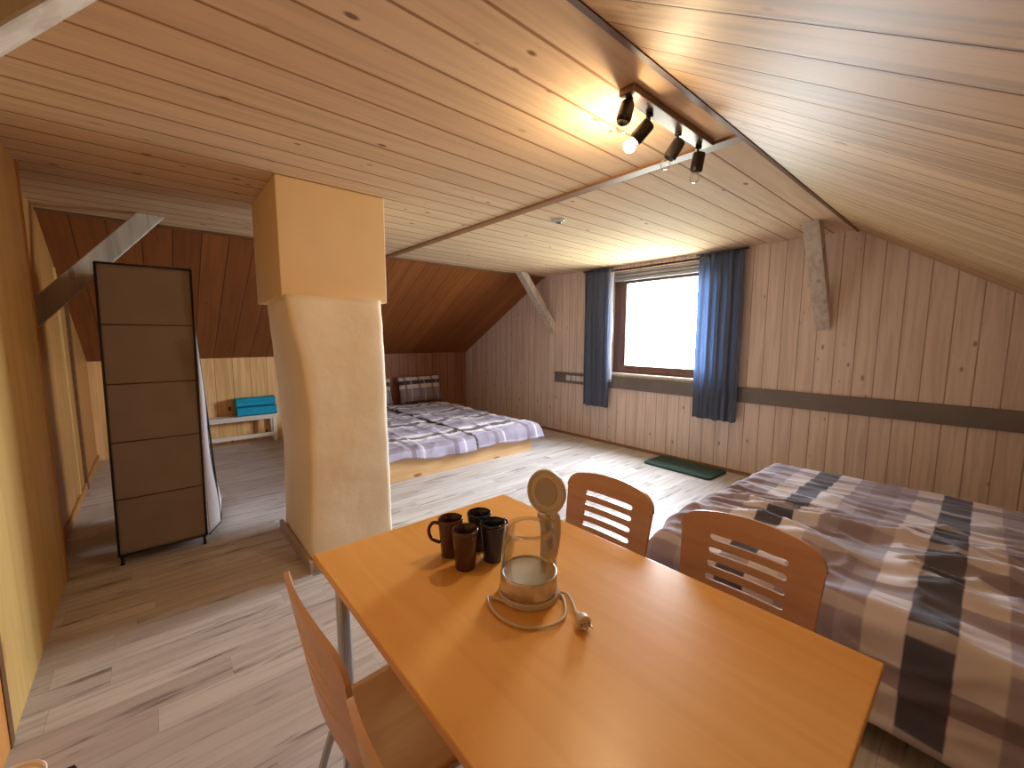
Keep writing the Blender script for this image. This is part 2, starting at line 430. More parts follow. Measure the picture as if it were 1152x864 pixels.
m = MB(); m.box(-3.40 - O.x, -2.70 - O.x, .585 - O.y, 1.225 - O.y, 1.648, CZ, bev=.008); build(m, 'boxed_top', plaster2_m, ch)
m = MB()
z1 = .072
m.box(-3.352 - O.x, -2.565 - O.x, .625 - O.y, .648 - O.y, 0, z1, bev=.003); m.box(-2.588 - O.x, -2.565 - O.x, .649 - O.y, 1.205 - O.y, 0, z1, bev=.003)
m.box(-3.352 - O.x, -2.565 - O.x, 1.182 - O.y, 1.206 - O.y, 0, z1, bev=.003)
build(m, 'plinth', plinth_m, ch)

# ------------------------------------------------------------------ dining table
tx0, tx1, ty0, ty1, tz = -1.332, -.088, .334, 1.111, .745
table_m = wood('beech_table_veneer', (238, 180, 98), (230, 168, 84), (1, 0, 0), 0.33, 0.9, coat=0.15)
tedge_m = wood('table_edge', (150, 86, 36), (128, 72, 30), (1, 0, 0), 0.5)
tcx, tcy = (tx0 + tx1) / 2, (ty0 + ty1) / 2
tb = empty('dining_table', (tcx, tcy, 0), 'rectangular orange beech dining table with chrome legs in the foreground', 'table')
m = MB(); m.box(tx0 - tcx, tx1 - tcx, ty0 - tcy, ty1 - tcy, tz - .022, tz, bev=.004); build(m, 'tabletop', table_m, tb)
m = MB()
for s in (-1, 1):
    m.box(-.53, .53, s * .30 - .012, s * .30 + .012, tz - .07, tz - .023); m.box(s * .53 - .012, s * .53 + .012, -.288, .288, tz - .07, tz - .023)
build(m, 'apron_frame', plain('grey_table_frame', (150, 150, 152), .35, .8), tb)
for sx in (-1, 1):
    for sy in (-1, 1):
        m = MB(); m.lathe([(.019, 0), (.022, .004), (.022, tz - .03)], (sx * .555, sy * .325, 0), 24, cap=True)
        l = build(m, 'leg', chrome_m, tb, smooth='auto')
        m = MB(); m.lathe([(.026, tz - .075), (.027, tz - .072), (.027, tz - .023), (.026, tz - .0225)], (sx * .555, sy * .325, 0), 24, cap=True)
        build(m, 'leg_collar', tedge_m, l, smooth='auto')

# ------------------------------------------------------------------ dining chairs (local: back at -Y, seat towards +Y)
chair_m = wood('beech_chair_ply', (212, 166, 136), (200, 152, 122), (1, 0, 0), 0.38, 0.8, coat=0.1)
seat_m = wood('beech_seat_ply', (210, 160, 100), (196, 144, 86), (0, 1, 0), 0.35, 0.8, coat=0.1)
def backrest_mb():
    Wb, Wt, z0, ztop = .185, .203, .555, .868
    slots = [(.645, .663), (.687, .705), (.729, .747), (.771, .789)]
    xs, r = .112, .009
    colsL = [0, .04, .09, .16, .25, .38, .55, .75, .9, 1.0]
    def W(z): return Wb + (Wt - Wb) * min(1, max(0, (z - z0) / .3))
    rows = []                    # (z or v, in_slot fraction or None)
    z = z0
    zz = [z0, .575, .595, .62]
    for q in zz: rows.append((q, None))
    for a, b in slots:
        for k in range(7): rows.append((a + (b - a) * k / 6, k / 6))
    last = slots[-1][1]
    for v in (.12, .28, .45, .62, .78, .9, 1.0): rows.append((v, 'top'))
    m = MB(); vr = []
    def ytilt(x, z):
        t = z - .45
        return -.06 - .16 * t + .55 * x * x * .9
    for (q, s) in rows:
        xe = xs - r
        if isinstance(s, float): xe = xs - r + math.sqrt(max(0, r * r - ((s - .5) * 2 * r) ** 2))
        pts = []
        def pos(fx, zb):
            return fx
        xsL = [(-1, c) for c in colsL]
        row = []
        for side in (0, 1, 2):
            if side == 0: fr = [(c, 'L') for c in colsL]
            elif side == 1: fr = [(k / 8, 'M') for k in range(1, 8)]
            else: fr = [(1 - c, 'R') for c in reversed(colsL)]
            for c, w in fr:
                row.append((c, w))
        line = []
        for c, w in row:
            zw = q if s != 'top' else last + q * (ztop - last)
            Wz = W(zw)
            if w == 'L': x = -Wz + c * (Wz - xe)
            elif w == 'M': x = -xe + c * 2 * xe
            else: x = Wz - (1 - c) * (Wz - xe)
            if s == 'top':
                u = abs(x) / Wz
                rc = .045; t = max(0, (abs(x) - (Wz - rc)) / rc)
                H = ztop - .030 * u * u - rc * (1 - math.sqrt(max(0, 1 - t * t)))
                zq = last + q * (H - last)
            elif q <= .595:
                t = max(0, (abs(x) - (Wz - .03)) / .03)
                zq = q + (.595 - q) / .04 * .03 * (1 - math.sqrt(max(0, 1 - t * t)))
            else: zq = q
            line.append(m.bm.verts.new((x, ytilt(x, zq), zq)))
        vr.append(line)
    nL = len(colsL); nt = len(vr[0])
    for i in range(len(rows) - 1):
        s0, s1 = rows[i][1], rows[i + 1][1]
        inslot = isinstance(s0, float) and isinstance(s1, float) and s1 > s0
        for j in range(nt - 1):
            if inslot and nL - 1 <= j < nt - nL: continue
            m.bm.faces.new([vr[i][j], vr[i][j + 1], vr[i + 1][j + 1], vr[i + 1][j]])
    return m
def make_chair(label):
    c = empty('dining_chair', (0, 0, 0), label, 'chair', 'beech chairs around the dining table')
    build(backrest_mb(), 'backrest', chair_m, c, smooth='auto', mods=(('SOLIDIFY', dict(thickness=.011, offset=0)),))
    def sf(u, v):
        x = (u - .5); y = v
        w = .385 - .03 * (1 - v) ; cx = 2 * abs(x)
        yy = -.02 + v * .40 - (.03 * cx ** 6 if v > .5 else 0) + (.03 * cx ** 6 if v < .5 else 0) * (1 - v)
        z = .452 - .014 * math.exp(-((v - .35) / .3) ** 2) * (1 - cx ** 2) - .035 * max(0, (v - .82) / .18) ** 2
        return Vector((x * w, yy, z))
    m = MB(); m.grid(sf, 20, 20); build(m, 'seat', seat_m, c, smooth=True, mods=(('SOLIDIFY', dict(thickness=.012, offset=-1)),))
    for s in (-1, 1):
        m = MB(); m.tube([(s * .165, .33, .425), (s * .168, .345, .41), (s * .18, .36, .25), (s * .19, .375, 0.006)], .0105, 12)
        build(m, 'leg', chrome_m, c, smooth=True)
        m = MB(); m.tube([(s * .165, .02, .425), (s * .168, .0, .41), (s * .185, -.05, .25), (s * .195, -.115, .006)], .0105, 12)
        build(m, 'leg', chrome_m, c, smooth=True)
        m = MB(); m.tube([(s * .165, .33, .425), (s * .165, .02, .425), (s * .150, -.030, .45), (s * .140, -.049, .55), (s * .139, -.0605, .62)], .0095, 12)
        build(m, 'side_tube', chrome_m, c, smooth=True)
    m = MB(); m.tube([(-.165, .18, .425), (.165, .18, .425)], .009, 10, smooth=False); build(m, 'cross_tube', chrome_m, c, smooth=True)
    return c
cA = make_chair('orange beech chair on the window side of the table, behind the glass kettle')
cA.location = (-.945, 1.225, 0); cA.rotation_euler = (0, 0, PI)
copy_tree(cA, (-.435, 1.225, 0), PI, 'orange beech chair on the window side of the table, with the big bed close behind')
copy_tree(cA, (-.900, .316, .012), 0, 'orange beech chair on the near side of the table, back and seat in view')
copy_tree(cA, (-.44, .304, .012), 0, 'orange beech chair cut off by the bottom photo edge')

# ------------------------------------------------------------------ mugs
mug_brown = plain('brown_glaze', (76, 46, 42), 0.18, var=.25, vscale=25)
mug_navy = plain('navy_glaze', (42, 44, 66), 0.16, var=.2, vscale=25)
mug_in = plain('dark_mug_inside', (30, 24, 26), 0.25)
def mug(x, y, mat, label, ha=None, r=.0385, h=.120):
    c = empty('mug', (x, y, tz), label, 'mug', 'dark glazed mugs on the table')
    m = MB(); m.lathe([(.0005, .0005), (r * .72, .0005), (r * .78, .004), (r * .84, h * .35), (r * .95, h * .75), (r, h - .002), (r - .0015, h), (r - .004, h - .002), (r * .82, h * .7), (r * .7, h * .3), (r * .6, .008), (.0005, .007)], (0, 0, 0), 36)
    build(m, 'body', mat, c, smooth=True)
    m = MB(); m.lathe([(r - .0025, h + .0005), (r + .001, h - .004), (r - .001, h - .012), (r - .0035, h - .012), (r - .0045, h - .003), (r - .0025, h + .0005)], (0, 0, 0), 36)
    build(m, 'rim', mug_in if mat is mug_navy else plain('brown_rim', (92, 64, 54), .2), c, smooth=True)
    if ha is not None:
        q = Vector((math.cos(ha), math.sin(ha), 0)); m = MB()
        m.tube([q * (r * .93) + Vector((0, 0, h * .88)), q * (r + .016) + Vector((0, 0, h * .9)), q * (r + .028) + Vector((0, 0, h * .72)), q * (r + .02) + Vector((0, 0, h * .48)), q * (r * .86) + Vector((0, 0, h * .36))], .0052, 10)
        build(m, 'handle', mat, c, smooth=True)
    return c
mug(-1.052, .662, mug_brown, 'dark brown mug at the left of the mug cluster, handle sticking out left', ha=math.radians(-120))
mug(-.962, .655, mug_brown, 'reddish brown mug at the front of the mug cluster', ha=None)
mug(-1.028, .755, mug_navy, 'dark mug at the back of the mug cluster', ha=math.radians(150))
mug(-.945, .745, mug_navy, 'dark blue mug at the right of the cluster, closest to the glass kettle', ha=math.radians(98))

# ------------------------------------------------------------------ glass kettle on its power base
kx, ky = -.750, .712
beige = plain('warm_grey_plastic', (204, 192, 178), 0.35, var=.03)
cordm = plain('pale_cord', (214, 200, 184), 0.45, var=.03)
kb = empty('kettle_power_base', (kx, ky, tz), 'round pale kettle base with a looped power cord lying on the table', 'kettle base')
m = MB(); m.lathe([(.002, 0), (.076, 0), (.080, .003), (.080, .014), (.077, .0175), (.002, .0175)], (0, 0, 0), 48); build(m, 'disc', beige, kb, smooth='auto')
def L(px, py, z=.006): return (px - kx, py - ky, z)
m = MB(); m.tube([(.03, -.068, .006), L(-.80, .615), L(-.735, .588), L(-.665, .600), L(-.622, .650), L(-.618, .705), L(-.66, .752), (.062, .052, .006)], .0034, 10)
m.tube([(.058, .058, .006), L(-.672, .778), L(-.635, .758), L(-.606, .736), L(-.585, .722, .012)], .0034, 10); build(m, 'cord', cordm, kb, smooth=True)
m = MB(); pd = Vector((.055, -.022, 0)).normalized(); Mp = align(pd); pc = Vector(L(-.586, .722, .017))
m.lathe([(.0025, -.012), (.006, -.01), (.007, .0), (.0155, .008), (.0175, .014), (.0175, .026), (.016, .028), (.002, .028)], pc, 24, M=Mp)
pg = build(m, 'plug', cordm, kb, smooth='auto')
m = MB()
for s in (-1, 1):
    cc = pc + pd * .028 + Vector((-pd.y, pd.x, 0)) * (.0095 * s); m.lathe([(.0024, 0), (.0024, .017), (.001, .019)], cc, 10, M=Mp, cap=True)
build(m, 'pin', chrome_m, pg, smooth=True)
kt = empty('electric_kettle', (kx, ky, tz + .0178), 'glass electric kettle with its round lid flipped open, standing on the table', 'kettle', rz=math.radians(10))
m = MB(); m.lathe([(.070, 0), (.0755, .003), (.0755, .044), (.074, .048), (.071, .049), (.069, .045), (.066, .043)], (0, 0, 0), 48); build(m, 'base_band', steel_m, kt, smooth='auto')
m = MB(); m.lathe([(.0005, .0425), (.060, .0425), (.0655, .0435), (.0655, .040), (.0005, .036)], (0, 0, 0), 48); build(m, 'heating_plate', steel_m, kt, smooth='auto')
kg = NT('clear_kettle_glass')
trn = kg.new('ShaderNodeBsdfTransparent'); trn.inputs[0].default_value = (.97, .97, .96, 1); gls = kg.new('ShaderNodeBsdfGlossy'); gls.inputs['Roughness'].default_value = .03
lw = kg.new('ShaderNodeLayerWeight'); lw.inputs[0].default_value = .25; ms = kg.new('ShaderNodeMixShader')
kg.l.new(kg.math('MULTIPLY', lw.outputs['Fresnel'], .55), ms.inputs[0]); kg.l.new(trn.outputs[0], ms.inputs[1]); kg.l.new(gls.outputs[0], ms.inputs[2]); kg.l.new(ms.outputs[0], kg.out.inputs['Surface'])
m = MB()
def kring(r, z, sp): 
    out = []
    for i in range(48):
        a = 2 * PI * i / 48; x, y = r * math.cos(a), r * math.sin(a)
        d = a - 1.5 * PI; d = (d + PI) % (2 * PI) - PI
        k = sp * math.exp(-(d / .28) ** 2); out.append(Vector((x * (1 + k * .0), y - k * .022, z + k * .006)))
    return out
m.rings([kring(.0725, .049, 0), kring(.0735, .07, 0), kring(.071, .11, 0), kring(.064, .15, .2), kring(.0605, .168, 1), kring(.0585, .168, 1), kring(.062, .15, .2), kring(.069, .11, 0), kring(.0715, .07, 0), kring(.0705, .049, 0)], cap=False)
build(m, 'glass_jug', kg.m, kt, smooth=True)
m = MB()   # strap up the back of the jug
rs = []
for z, y, w, t in ((.046, .066, .030, .016), (.09, .066, .027, .016), (.13, .063, .025, .018), (.160, .058, .026, .024), (.172, .056, .027, .026)):
    ring = []
    for sx, sy in ((-1, 0), (1, 0), (1, 1), (-1, 1)): ring.append(Vector((sx * w / 2, y + sy * t + .004, z)))
    rs.append(ring)
m.rings(rs); hs = build(m, 'handle_strap', beige, kt, mods=(('BEVEL', dict(width=.004, segments=3)),))
m = MB(); m.tube([(0, .080, .160), (0, .098, .166), (0, .120, .150), (0, .127, .11), (0, .122, .07), (0, .112, .040)], .0175, 16, taper=(1.0, .8)); build(m, 'handle', beige, kt, smooth=True)
# lid, hinged up: a shallow disc standing upright, underside towards the jug
lidM = T(0, .070, .176) @ Matrix.Rotation(math.radians(-8), 4, 'X') @ T(0, 0, .062) @ Matrix.Rotation(math.radians(90), 4, 'X')
m = MB(); m.lathe([(.0005, .004), (.050, .004), (.053, .009), (.057, .010), (.060, .008), (.0615, 0), (.058, -.008), (.04, -.012), (.0005, -.014)], (0, 0, 0), 48, M=lidM)
ld = build(m, 'lid', beige, kt, smooth='auto')
m = MB(); m.lathe([(.0005, .0046), (.030, .0046), (.033, .0058), (.036, .0058), (.038, .0042)], (0, 0, 0), 36, M=lidM); build(m, 'lid_seal', plain('brown_grey_seal', (176, 166, 156), .4), ld, smooth='auto')
m = MB(); m.box(-.016, .016, .056, .082, .166, .186, bev=.005); build(m, 'lid_hinge', chrome_m, kt)

# ------------------------------------------------------------------ beds
def map1(s, lo, hi, r):
    if s > hi - r:
        t = s - (hi - r)
        if t < r * PI / 2: return hi - r + r * math.sin(t / r), r * (1 - math.cos(t / r))
        return hi + .04 * (t - r * PI / 2), r + t - r * PI / 2
    if s < lo + r:
        t = (lo + r) - s
        if t < r * PI / 2: return lo + r - r * math.sin(t / r), r * (1 - math.cos(t / r))
        return lo - .04 * (t - r * PI / 2), r + t - r * PI / 2
    return s, 0.0
def ridged(v): return (1 - abs(noise.noise(v))) ** 3
def drape(x0, x1, y0, y1, top, ol, orr, of, ob, r, wr, nu, nv, floor=.02, seed=0.0, hv=0.0):
    # ol/orr: overhang at -X/+X, of/ob: overhang at -Y/+Y
    U0, U1, V0, V1 = x0 - ol, x1 + orr, y0 - of, y1 + ob
    def f(u, v):
        su = U0 + (U1 - U0) * u; sv = V0 + (V1 - V0) * v
        x, dx = map1(su, x0, x1, r) if (ol or orr) else (su, 0)
        if not ol and su < x0 + r: x, dx = su, 0
        if not orr and su > x1 - r: x, dx = su, 0
        y, dy = map1(sv, y0, y1, r)
        if not of and sv < y0 + r: y, dy = sv, 0
        if not ob and sv > y1 - r: y, dy = sv, 0
        d = (max(dx, dy) + .25 * min(dx, dy)) * (1 + hv * noise.noise(Vector((su * 2.3, sv * 2.3, seed + 5))))
        k = wr(su, sv, seed); ks = max(k, -.004)
        fx = min(1, dx / .1); fy = min(1, dy / .1)
        w = max(fx, fy)
        z = top - d + k * (1 - w)
        if fx > 0: x += (-1 if su < (x0 + x1) / 2 else 1) * (ks + .006 + .006 * math.sin(sv * 23 + seed)) * fx
        if fy > 0: y += (-1 if sv < (y0 + y1) / 2 else 1) * (ks + .006 + .006 * math.sin(su * 19 + seed)) * fy
        return Vector((x, y, max(z, floor)))
    def uvf(u, v): return (U0 + (U1 - U0) * u, V0 + (V1 - V0) * v)
    m = MB(); m.grid(f, nu, nv, uvf); return m

# --- big bed at the right
bx0, bx1, by0, by1, btop = -1.02, 1.02, 1.80, 3.56, .455
bd = empty('double_bed', ((bx0 + bx1) / 2, (by0 + by1) / 2, 0), 'big double bed under the plaid spread between the table and the window wall', 'bed')
bo = Vector(bd.location)
def sub(m, o):
    bmesh.ops.translate(m.bm, verts=m.bm.verts, vec=-Vector(o)); return m
m = MB(); m.box(bx0 + .06, bx1 - .06, by0 + .07, by1 - .03, .22, btop - .035, bev=.04); build(sub(m, bo), 'mattress', white_m, bd, smooth='auto')
m = MB(); m.box(bx0 + .08, bx1 - .08, by0 + .10, by1 - .05, .10, .215, bev=.01); build(sub(m, bo), 'bed_base', trimx_m, bd)
for sx in (bx0 + .14, bx1 - .14):
    for sy in (by0 + .16, by1 - .11):
        m = MB(); m.box(sx - .03, sx + .03, sy - .03, sy + .03, 0, .1); build(sub(m, bo), 'leg', trimx_m, bd)
def wr2(x, y, s):
    a = ridged(Vector((x * 1.6 + y * .5, y * 6.5 - x * 1.2, s))) * .030
    b = ridged(Vector((x * 3.6 - y * 1.4, y * 10, s + 4))) * .020
    c = noise.noise(Vector((x * 1.3, y * 1.5, s + 9))) * .02
    win = math.exp(-((y - 2.35) / .55) ** 2)
    return (a + b) * (.35 + 1.25 * win) * 1.1 + c - .006 + noise.noise(Vector((x * 9, y * 22, s))) * .004
plaid2 = plaid('plaid_spread_cotton', .60, -.045, .34, 1.66, base=(172, 160, 176), cream=(212, 202, 208), dark=(80, 78, 92), brown=(132, 112, 122))
m = drape(bx0, bx1, by0, by1, btop + .015, .36, 0, .33, .14, .07, wr2, 260, 230, floor=.03, seed=1.3)
o = build(m, 'bedspread', plaid2, origin=((bx0 + bx1) / 2, (by0 + by1) / 2, btop), smooth=True, mods=(('SOLIDIFY', dict(thickness=.008, offset=1)),), recalc=True)
tag(o, 'rumpled grey and cream plaid spread hanging over the big bed at the right', 'bedspread')

# --- low platform bed behind the pillar
px0, px1, py0, py1 = -6.58, -3.72, 1.66, 3.68
pine_bed = wood('honey_pine_boards', (226, 186, 136), (208, 164, 114), (0, 1, 0), 0.4, 0.8, knots=0.8, knotcol=(130, 76, 36))
pb = empty('platform_bed', ((px0 + px1) / 2, (py0 + py1) / 2, 0), 'low double bed on a pine board platform in the corner behind the pillar', 'bed')
po = Vector(pb.location)
m = MB(); m.box(px1 - .03, px1, py0, py1 - .12, 0, .215, bev=.003); build(sub(m, po), 'foot_board', pine_bed, pb)
m = MB(); m.box(px0, px1 - .031, py0, py0 + .03, 0, .215); build(sub(m, po), 'side_board', pine_bed, pb)
m = MB(); m.box(px0, px1 - .031, py1 - .15, py1 - .12, 0, .215); build(sub(m, po), 'side_board', pine_bed, pb)
m = MB(); m.box(px0, px1 - .032, py0 + .031, py1 - .151, .14, .205); build(sub(m, po), 'slat_deck', trim_m, pb)
ym = 2.66
for a, b in ((py0 + .035, ym - .012), (ym + .012, py1 - .04)):
    m = MB(); m.box(px0 + .02, px1 - .03, a, b, .2165, .262, bev=.02); build(sub(m, po), 'mattress', white_m, pb, smooth='auto')
def wr1(x, y, s):
    return ridged(Vector((x * 3.5, y * 4.5, s))) * .022 + ridged(Vector((x * 9, y * 7, s + 3))) * .009 + noise.noise(Vector((x * 1.2, y * 1.4, s))) * .03 + .002
def duvet(a, b, ofr, obk, lab, seed, cu, cv):
    # plaid runs the other way round here: swap by giving u along Y
    m = drape(px0 + .45, px1 + .04, a, b, .312, 0, .10, ofr, obk, .055, wr1, 150, 90, floor=.06, seed=seed, hv=.8)
    o = build(m, 'duvet', plaid('plaid_duvet_cotton', .62, cu, .5, cv, scale=.72, base=(176, 168, 190), brown=(118, 102, 114), cream=(232, 222, 224), dark=(92, 86, 100)),
              origin=((px0 + px1) / 2, (a + b) / 2, .3), smooth=True, mods=(('SOLIDIFY', dict(thickness=.018, offset=1)),))
    tag(o, lab, 'duvet', 'duvets on the low bed')
duvet(py0 - .05, ym - .01, .09, 0, 'plaid duvet on the low bed, the half nearest the pillar', 2.2, -4.05, 1.9)
duvet(ym + .012, py1 - .02, 0, .10, 'plaid duvet on the low bed, the half beside the window wall', 7.7, -3.98, 2.95)
pillow_m = plaid('plaid_pillow_cotton', .62, .34, .26, .10, scale=.62, base=(150, 136, 138), cream=(214, 198, 190))
def pillow(y, w, h, lab, rz, seed):
    c = Vector((px0 + .16, y, .31))
    def f(u, v, side):
        a, b = 2 * u - 1, 2 * v - 1
        t = max(0, (1 - a ** 4) * (1 - b ** 4)) ** .55
        th = .085 * t + .006 * noise.noise(Vector((u * 5, v * 5, seed)))
        pin = 1 - .05 * (1 - abs(a) ** 2) * abs(b) ** 6
        return Vector((side * th, a * w / 2 * (1 - .05 * (1 - b * b)), (b * pin + 1) * h / 2))
    m = MB(); 
    for s in (-1, 1): m.grid(lambda u, v: f(u, v, s), 28, 22, lambda u, v: (v * h, u * w))
    bmesh.ops.remove_doubles(m.bm, verts=m.bm.verts, dist=.0015)
    M = Matrix.Rotation(rz, 4, 'X') @ Matrix.Rotation(math.radians(-14), 4, 'Y')
    bmesh.ops.transform(m.bm, matrix=M, verts=m.bm.verts)
    o = build(m, 'pillow', pillow_m, smooth=True); o.location = c
    tag(o, lab, 'pillow', 'pillows on the low bed')
pillow(3.50, .82, .46, 'plaid pillow leaning on the wall in the corner of the low bed', math.radians(0), 1.0)
pillow(2.56, .82, .44, 'plaid pillow on the low bed, mostly hidden behind the pillar', math.radians(0), 5.0)

# ------------------------------------------------------------------ fabric wardrobe
brownf = plain('brown_woven_fabric', (138, 122, 114), 0.9, var=.06, bump=.15, bscale=220)
greyf = plain('pale_grey_lining', (206, 196, 198), 0.85, var=.04, bump=.2, bscale=16)
pip_m = plain('black_piping', (34, 30, 32), 0.6)
wx0, wx1, wy0, wy1, wz0, wz1 = -4.15, -3.43, -.245, .195, .065, 1.85
lean = Matrix(((1, 0, 0, 0), (0, 1, .016, 0), (0, 0, 1, 0), (0, 0, 0, 1)))
wc = Vector(((wx0 + wx1) / 2, (wy0 + wy1) / 2, 0))
wd = empty('fabric_wardrobe', tuple(wc), 'tall brown fabric wardrobe with black piping standing by the left partition', 'wardrobe')
m = MB()
def wface(u, v):
    # slightly sagging side panel between five shelf lines
    y = wy0 + (wy1 - wy0) * u; z = wz0 + (wz1 - wz0) * v
    s = (v * 5) % 1.0
    bow = -.010 * math.sin(PI * s) * math.sin(PI * u) + .004 * noise.noise(Vector((y * 5, z * 5, 0)))
    return Vector((wx1 + bow, y, z))
m.grid(wface, 24, 60)
bmesh.ops.transform(m.bm, matrix=lean, verts=m.bm.verts); build(sub(m, wc), 'side_panel', brownf, wd, smooth=True, mods=(('SOLIDIFY', dict(thickness=.006, offset=-1)),))
m = MB(); m.box(wx0, wx1 - .02, wy0, wy0 + .006, wz0, wz1); m.box(wx0, wx0 + .006, wy0 + .006, wy1 - .006, wz0, wz1); m.box(wx0, wx1 - .02, wy0, wy1 - .006, wz1 - .006, wz1)
bmesh.ops.transform(m.bm, matrix=lean, verts=m.bm.verts); build(sub(m, wc), 'cover', brownf, wd)
for k in range(1, 6):
    z = wz0 + (wz1 - wz0) * k / 5 - (.012 if k == 5 else 0)
    m = MB(); m.box(wx0 + .01, wx1 - .022, wy0 + .01, wy1 - .01, z - .006, z)
    bmesh.ops.transform(m.bm, matrix=lean, verts=m.bm.verts); build(sub(m, wc), 'shelf', greyf, wd)
m = MB()
cs = [(wx1 + .002, wy0, wz0), (wx1 + .002, wy1, wz0), (wx1 + .002, wy1, wz1), (wx1 + .002, wy0, wz1)]
for a, b in zip(cs, cs[1:] + cs[:1]): m.tube([a, b], .006, 8, smooth=False)
m.tube([(wx0, wy0, wz1), (wx1, wy0, wz1)], .006, 8, smooth=False); m.tube([(wx0, wy1, wz1), (wx1, wy1, wz1)], .006, 8, smooth=False)
bmesh.ops.transform(m.bm, matrix=lean, verts=m.bm.verts); build(sub(m, wc), 'piping', pip_m, wd, smooth=True)
seam_m = plain('brown_seam', (84, 60, 50), 0.9)
for k in range(1, 5):
    z = wz0 + (wz1 - wz0) * k / 5; m = MB(); m.tube([(wx1 + .002, wy0 + .006, z), (wx1 + .002, wy1 - .006, z)], .0035, 8, smooth=False)
    bmesh.ops.transform(m.bm, matrix=lean, verts=m.bm.verts); build(sub(m, wc), 'seam', seam_m, wd, smooth=True)
for x, y in ((wx1 - .015, wy0 + .012), (wx1 - .015, wy1 - .012), (wx0 + .015, wy0 + .012), (wx0 + .015, wy1 - .012)):
    m = MB(); m.lathe([(.011, 0), (.011, .012), (.008, .014), (.008, .10)], (x, y, 0), 14, cap=True); build(sub(m, wc), 'foot', black_m, wd, smooth='auto')
# loose front sheet, unzipped, bulging outwards towards the hem
def flapf(xa, xb, b0, b1, amp, zt, ph):
    def f(u, v):
        z = wz0 + .0 + (zt - wz0) * v
        x = xa + (xb - xa) * u
        bul = amp * (1 - v) ** .8 * (b0 + (b1 - b0) * u) + .012 * math.sin(z * 7 + ph) * (1 - v) * u
        return Vector((x + .02 * math.sin(z * 5 + ph) * u, wy1 + .016 * z + .004 + bul, z))
    return f
for xa, xb, b0, b1, amp, zt, ph, lab in ((wx1 - .003, wx1 - .20, .12, 1.0, .085, 1.62, .3, 'pale unzipped front sheet'), (wx1 - .23, wx0 + .02, .80, 1.15, .125, 1.60, 1.9, 'pale unzipped front sheet')):
    f = flapf(xa, xb, b0, b1, amp, zt, ph)
    m = MB(); m.grid(f, 14, 40); fl = build(sub(m, wc), 'front_sheet', greyf, wd, smooth=True, mods=(('SOLIDIFY', dict(thickness=.004, offset=0)),)); fl['label'] = lab
    m = MB(); m.tube([f(1, k / 20) for k in range(21)] if xa > wx1 - .1 else [f(0, k / 20) for k in range(21)], .006, 8, smooth=False); m.tube([f(k / 8, 0) for k in range(9)], .006, 8, smooth=False)
    build(sub(m, wc), 'sheet_piping', pip_m, fl, smooth=True)

# ------------------------------------------------------------------ bench with towels
bc = Vector((-6.50, .62, 0))
bn = empty('bench', tuple(bc), 'low white bench against the pine wall, left of the pillar', 'bench')
m = MB()
for k in range(3): m.box(-6.62 + .078 * k, -6.62 + .078 * k + .068, -.02, 1.27, .345, .372, bev=.003)
build(sub(m, bc), 'seat', white_m, bn)
m = MB(); m.box(-6.41, -6.388, -.0, 1.25, .315, .344); build(sub(m, bc), 'front_rail', white_m, bn)
m = MB(); m.box(-6.41, -6.388, .06, 1.19, .075, .125); build(sub(m, bc), 'lower_rail', white_m, bn)
for y in (.02, 1.21):
    for x in (-6.60, -6.43):
        m = MB(); m.box(x, x + .045, y - .02, y + .025, 0, .343, bev=.003); build(sub(m, bc), 'leg', white_m, bn)
tow = plain('turquoise_terry', (30, 164, 206), 0.95, var=.12, vscale=40, bump=.5, bscale=180)
def towel(z, h, y0, y1, lab, sd):
    m = MB(); rs = []
    n = 30; x0, x1 = -6.60, -6.395
    for j in range(17):
        y = y0 + (y1 - y0) * j / 16; ring = []
        for i in range(n):
            a = 2 * PI * i / n; c, s = math.cos(a), math.sin(a)
            x = (x0 + x1) / 2 + (x1 - x0) / 2 * math.copysign(abs(c) ** .35, c); zz = z + h / 2 + h / 2 * math.copysign(abs(s) ** .5, s)
            x -= .012 * math.exp(-((zz - z - h / 2) / (h * .06)) ** 2) * (c > 0)
            if s > 0: zz += .008 * noise.noise(Vector((x * 12, y * 10, sd)))
            x += .006 * noise.noise(Vector((y * 14, zz * 12, sd)))
            ring.append(Vector((x, y, zz)))
        rs.append(ring)
    m.rings(rs); o = build(m, 'folded_towel', tow, origin=((x0 + x1) / 2, (y0 + y1) / 2, z), smooth='auto'); tag(o, lab, 'towel', 'turquoise towels on the bench')
towel(.3725, .118, .79, 1.25, 'turquoise folded towel lying directly on the white bench', 1.0)
towel(.4985, .112, .785, 1.24, 'turquoise folded towel on top of the other towel', 6.0)

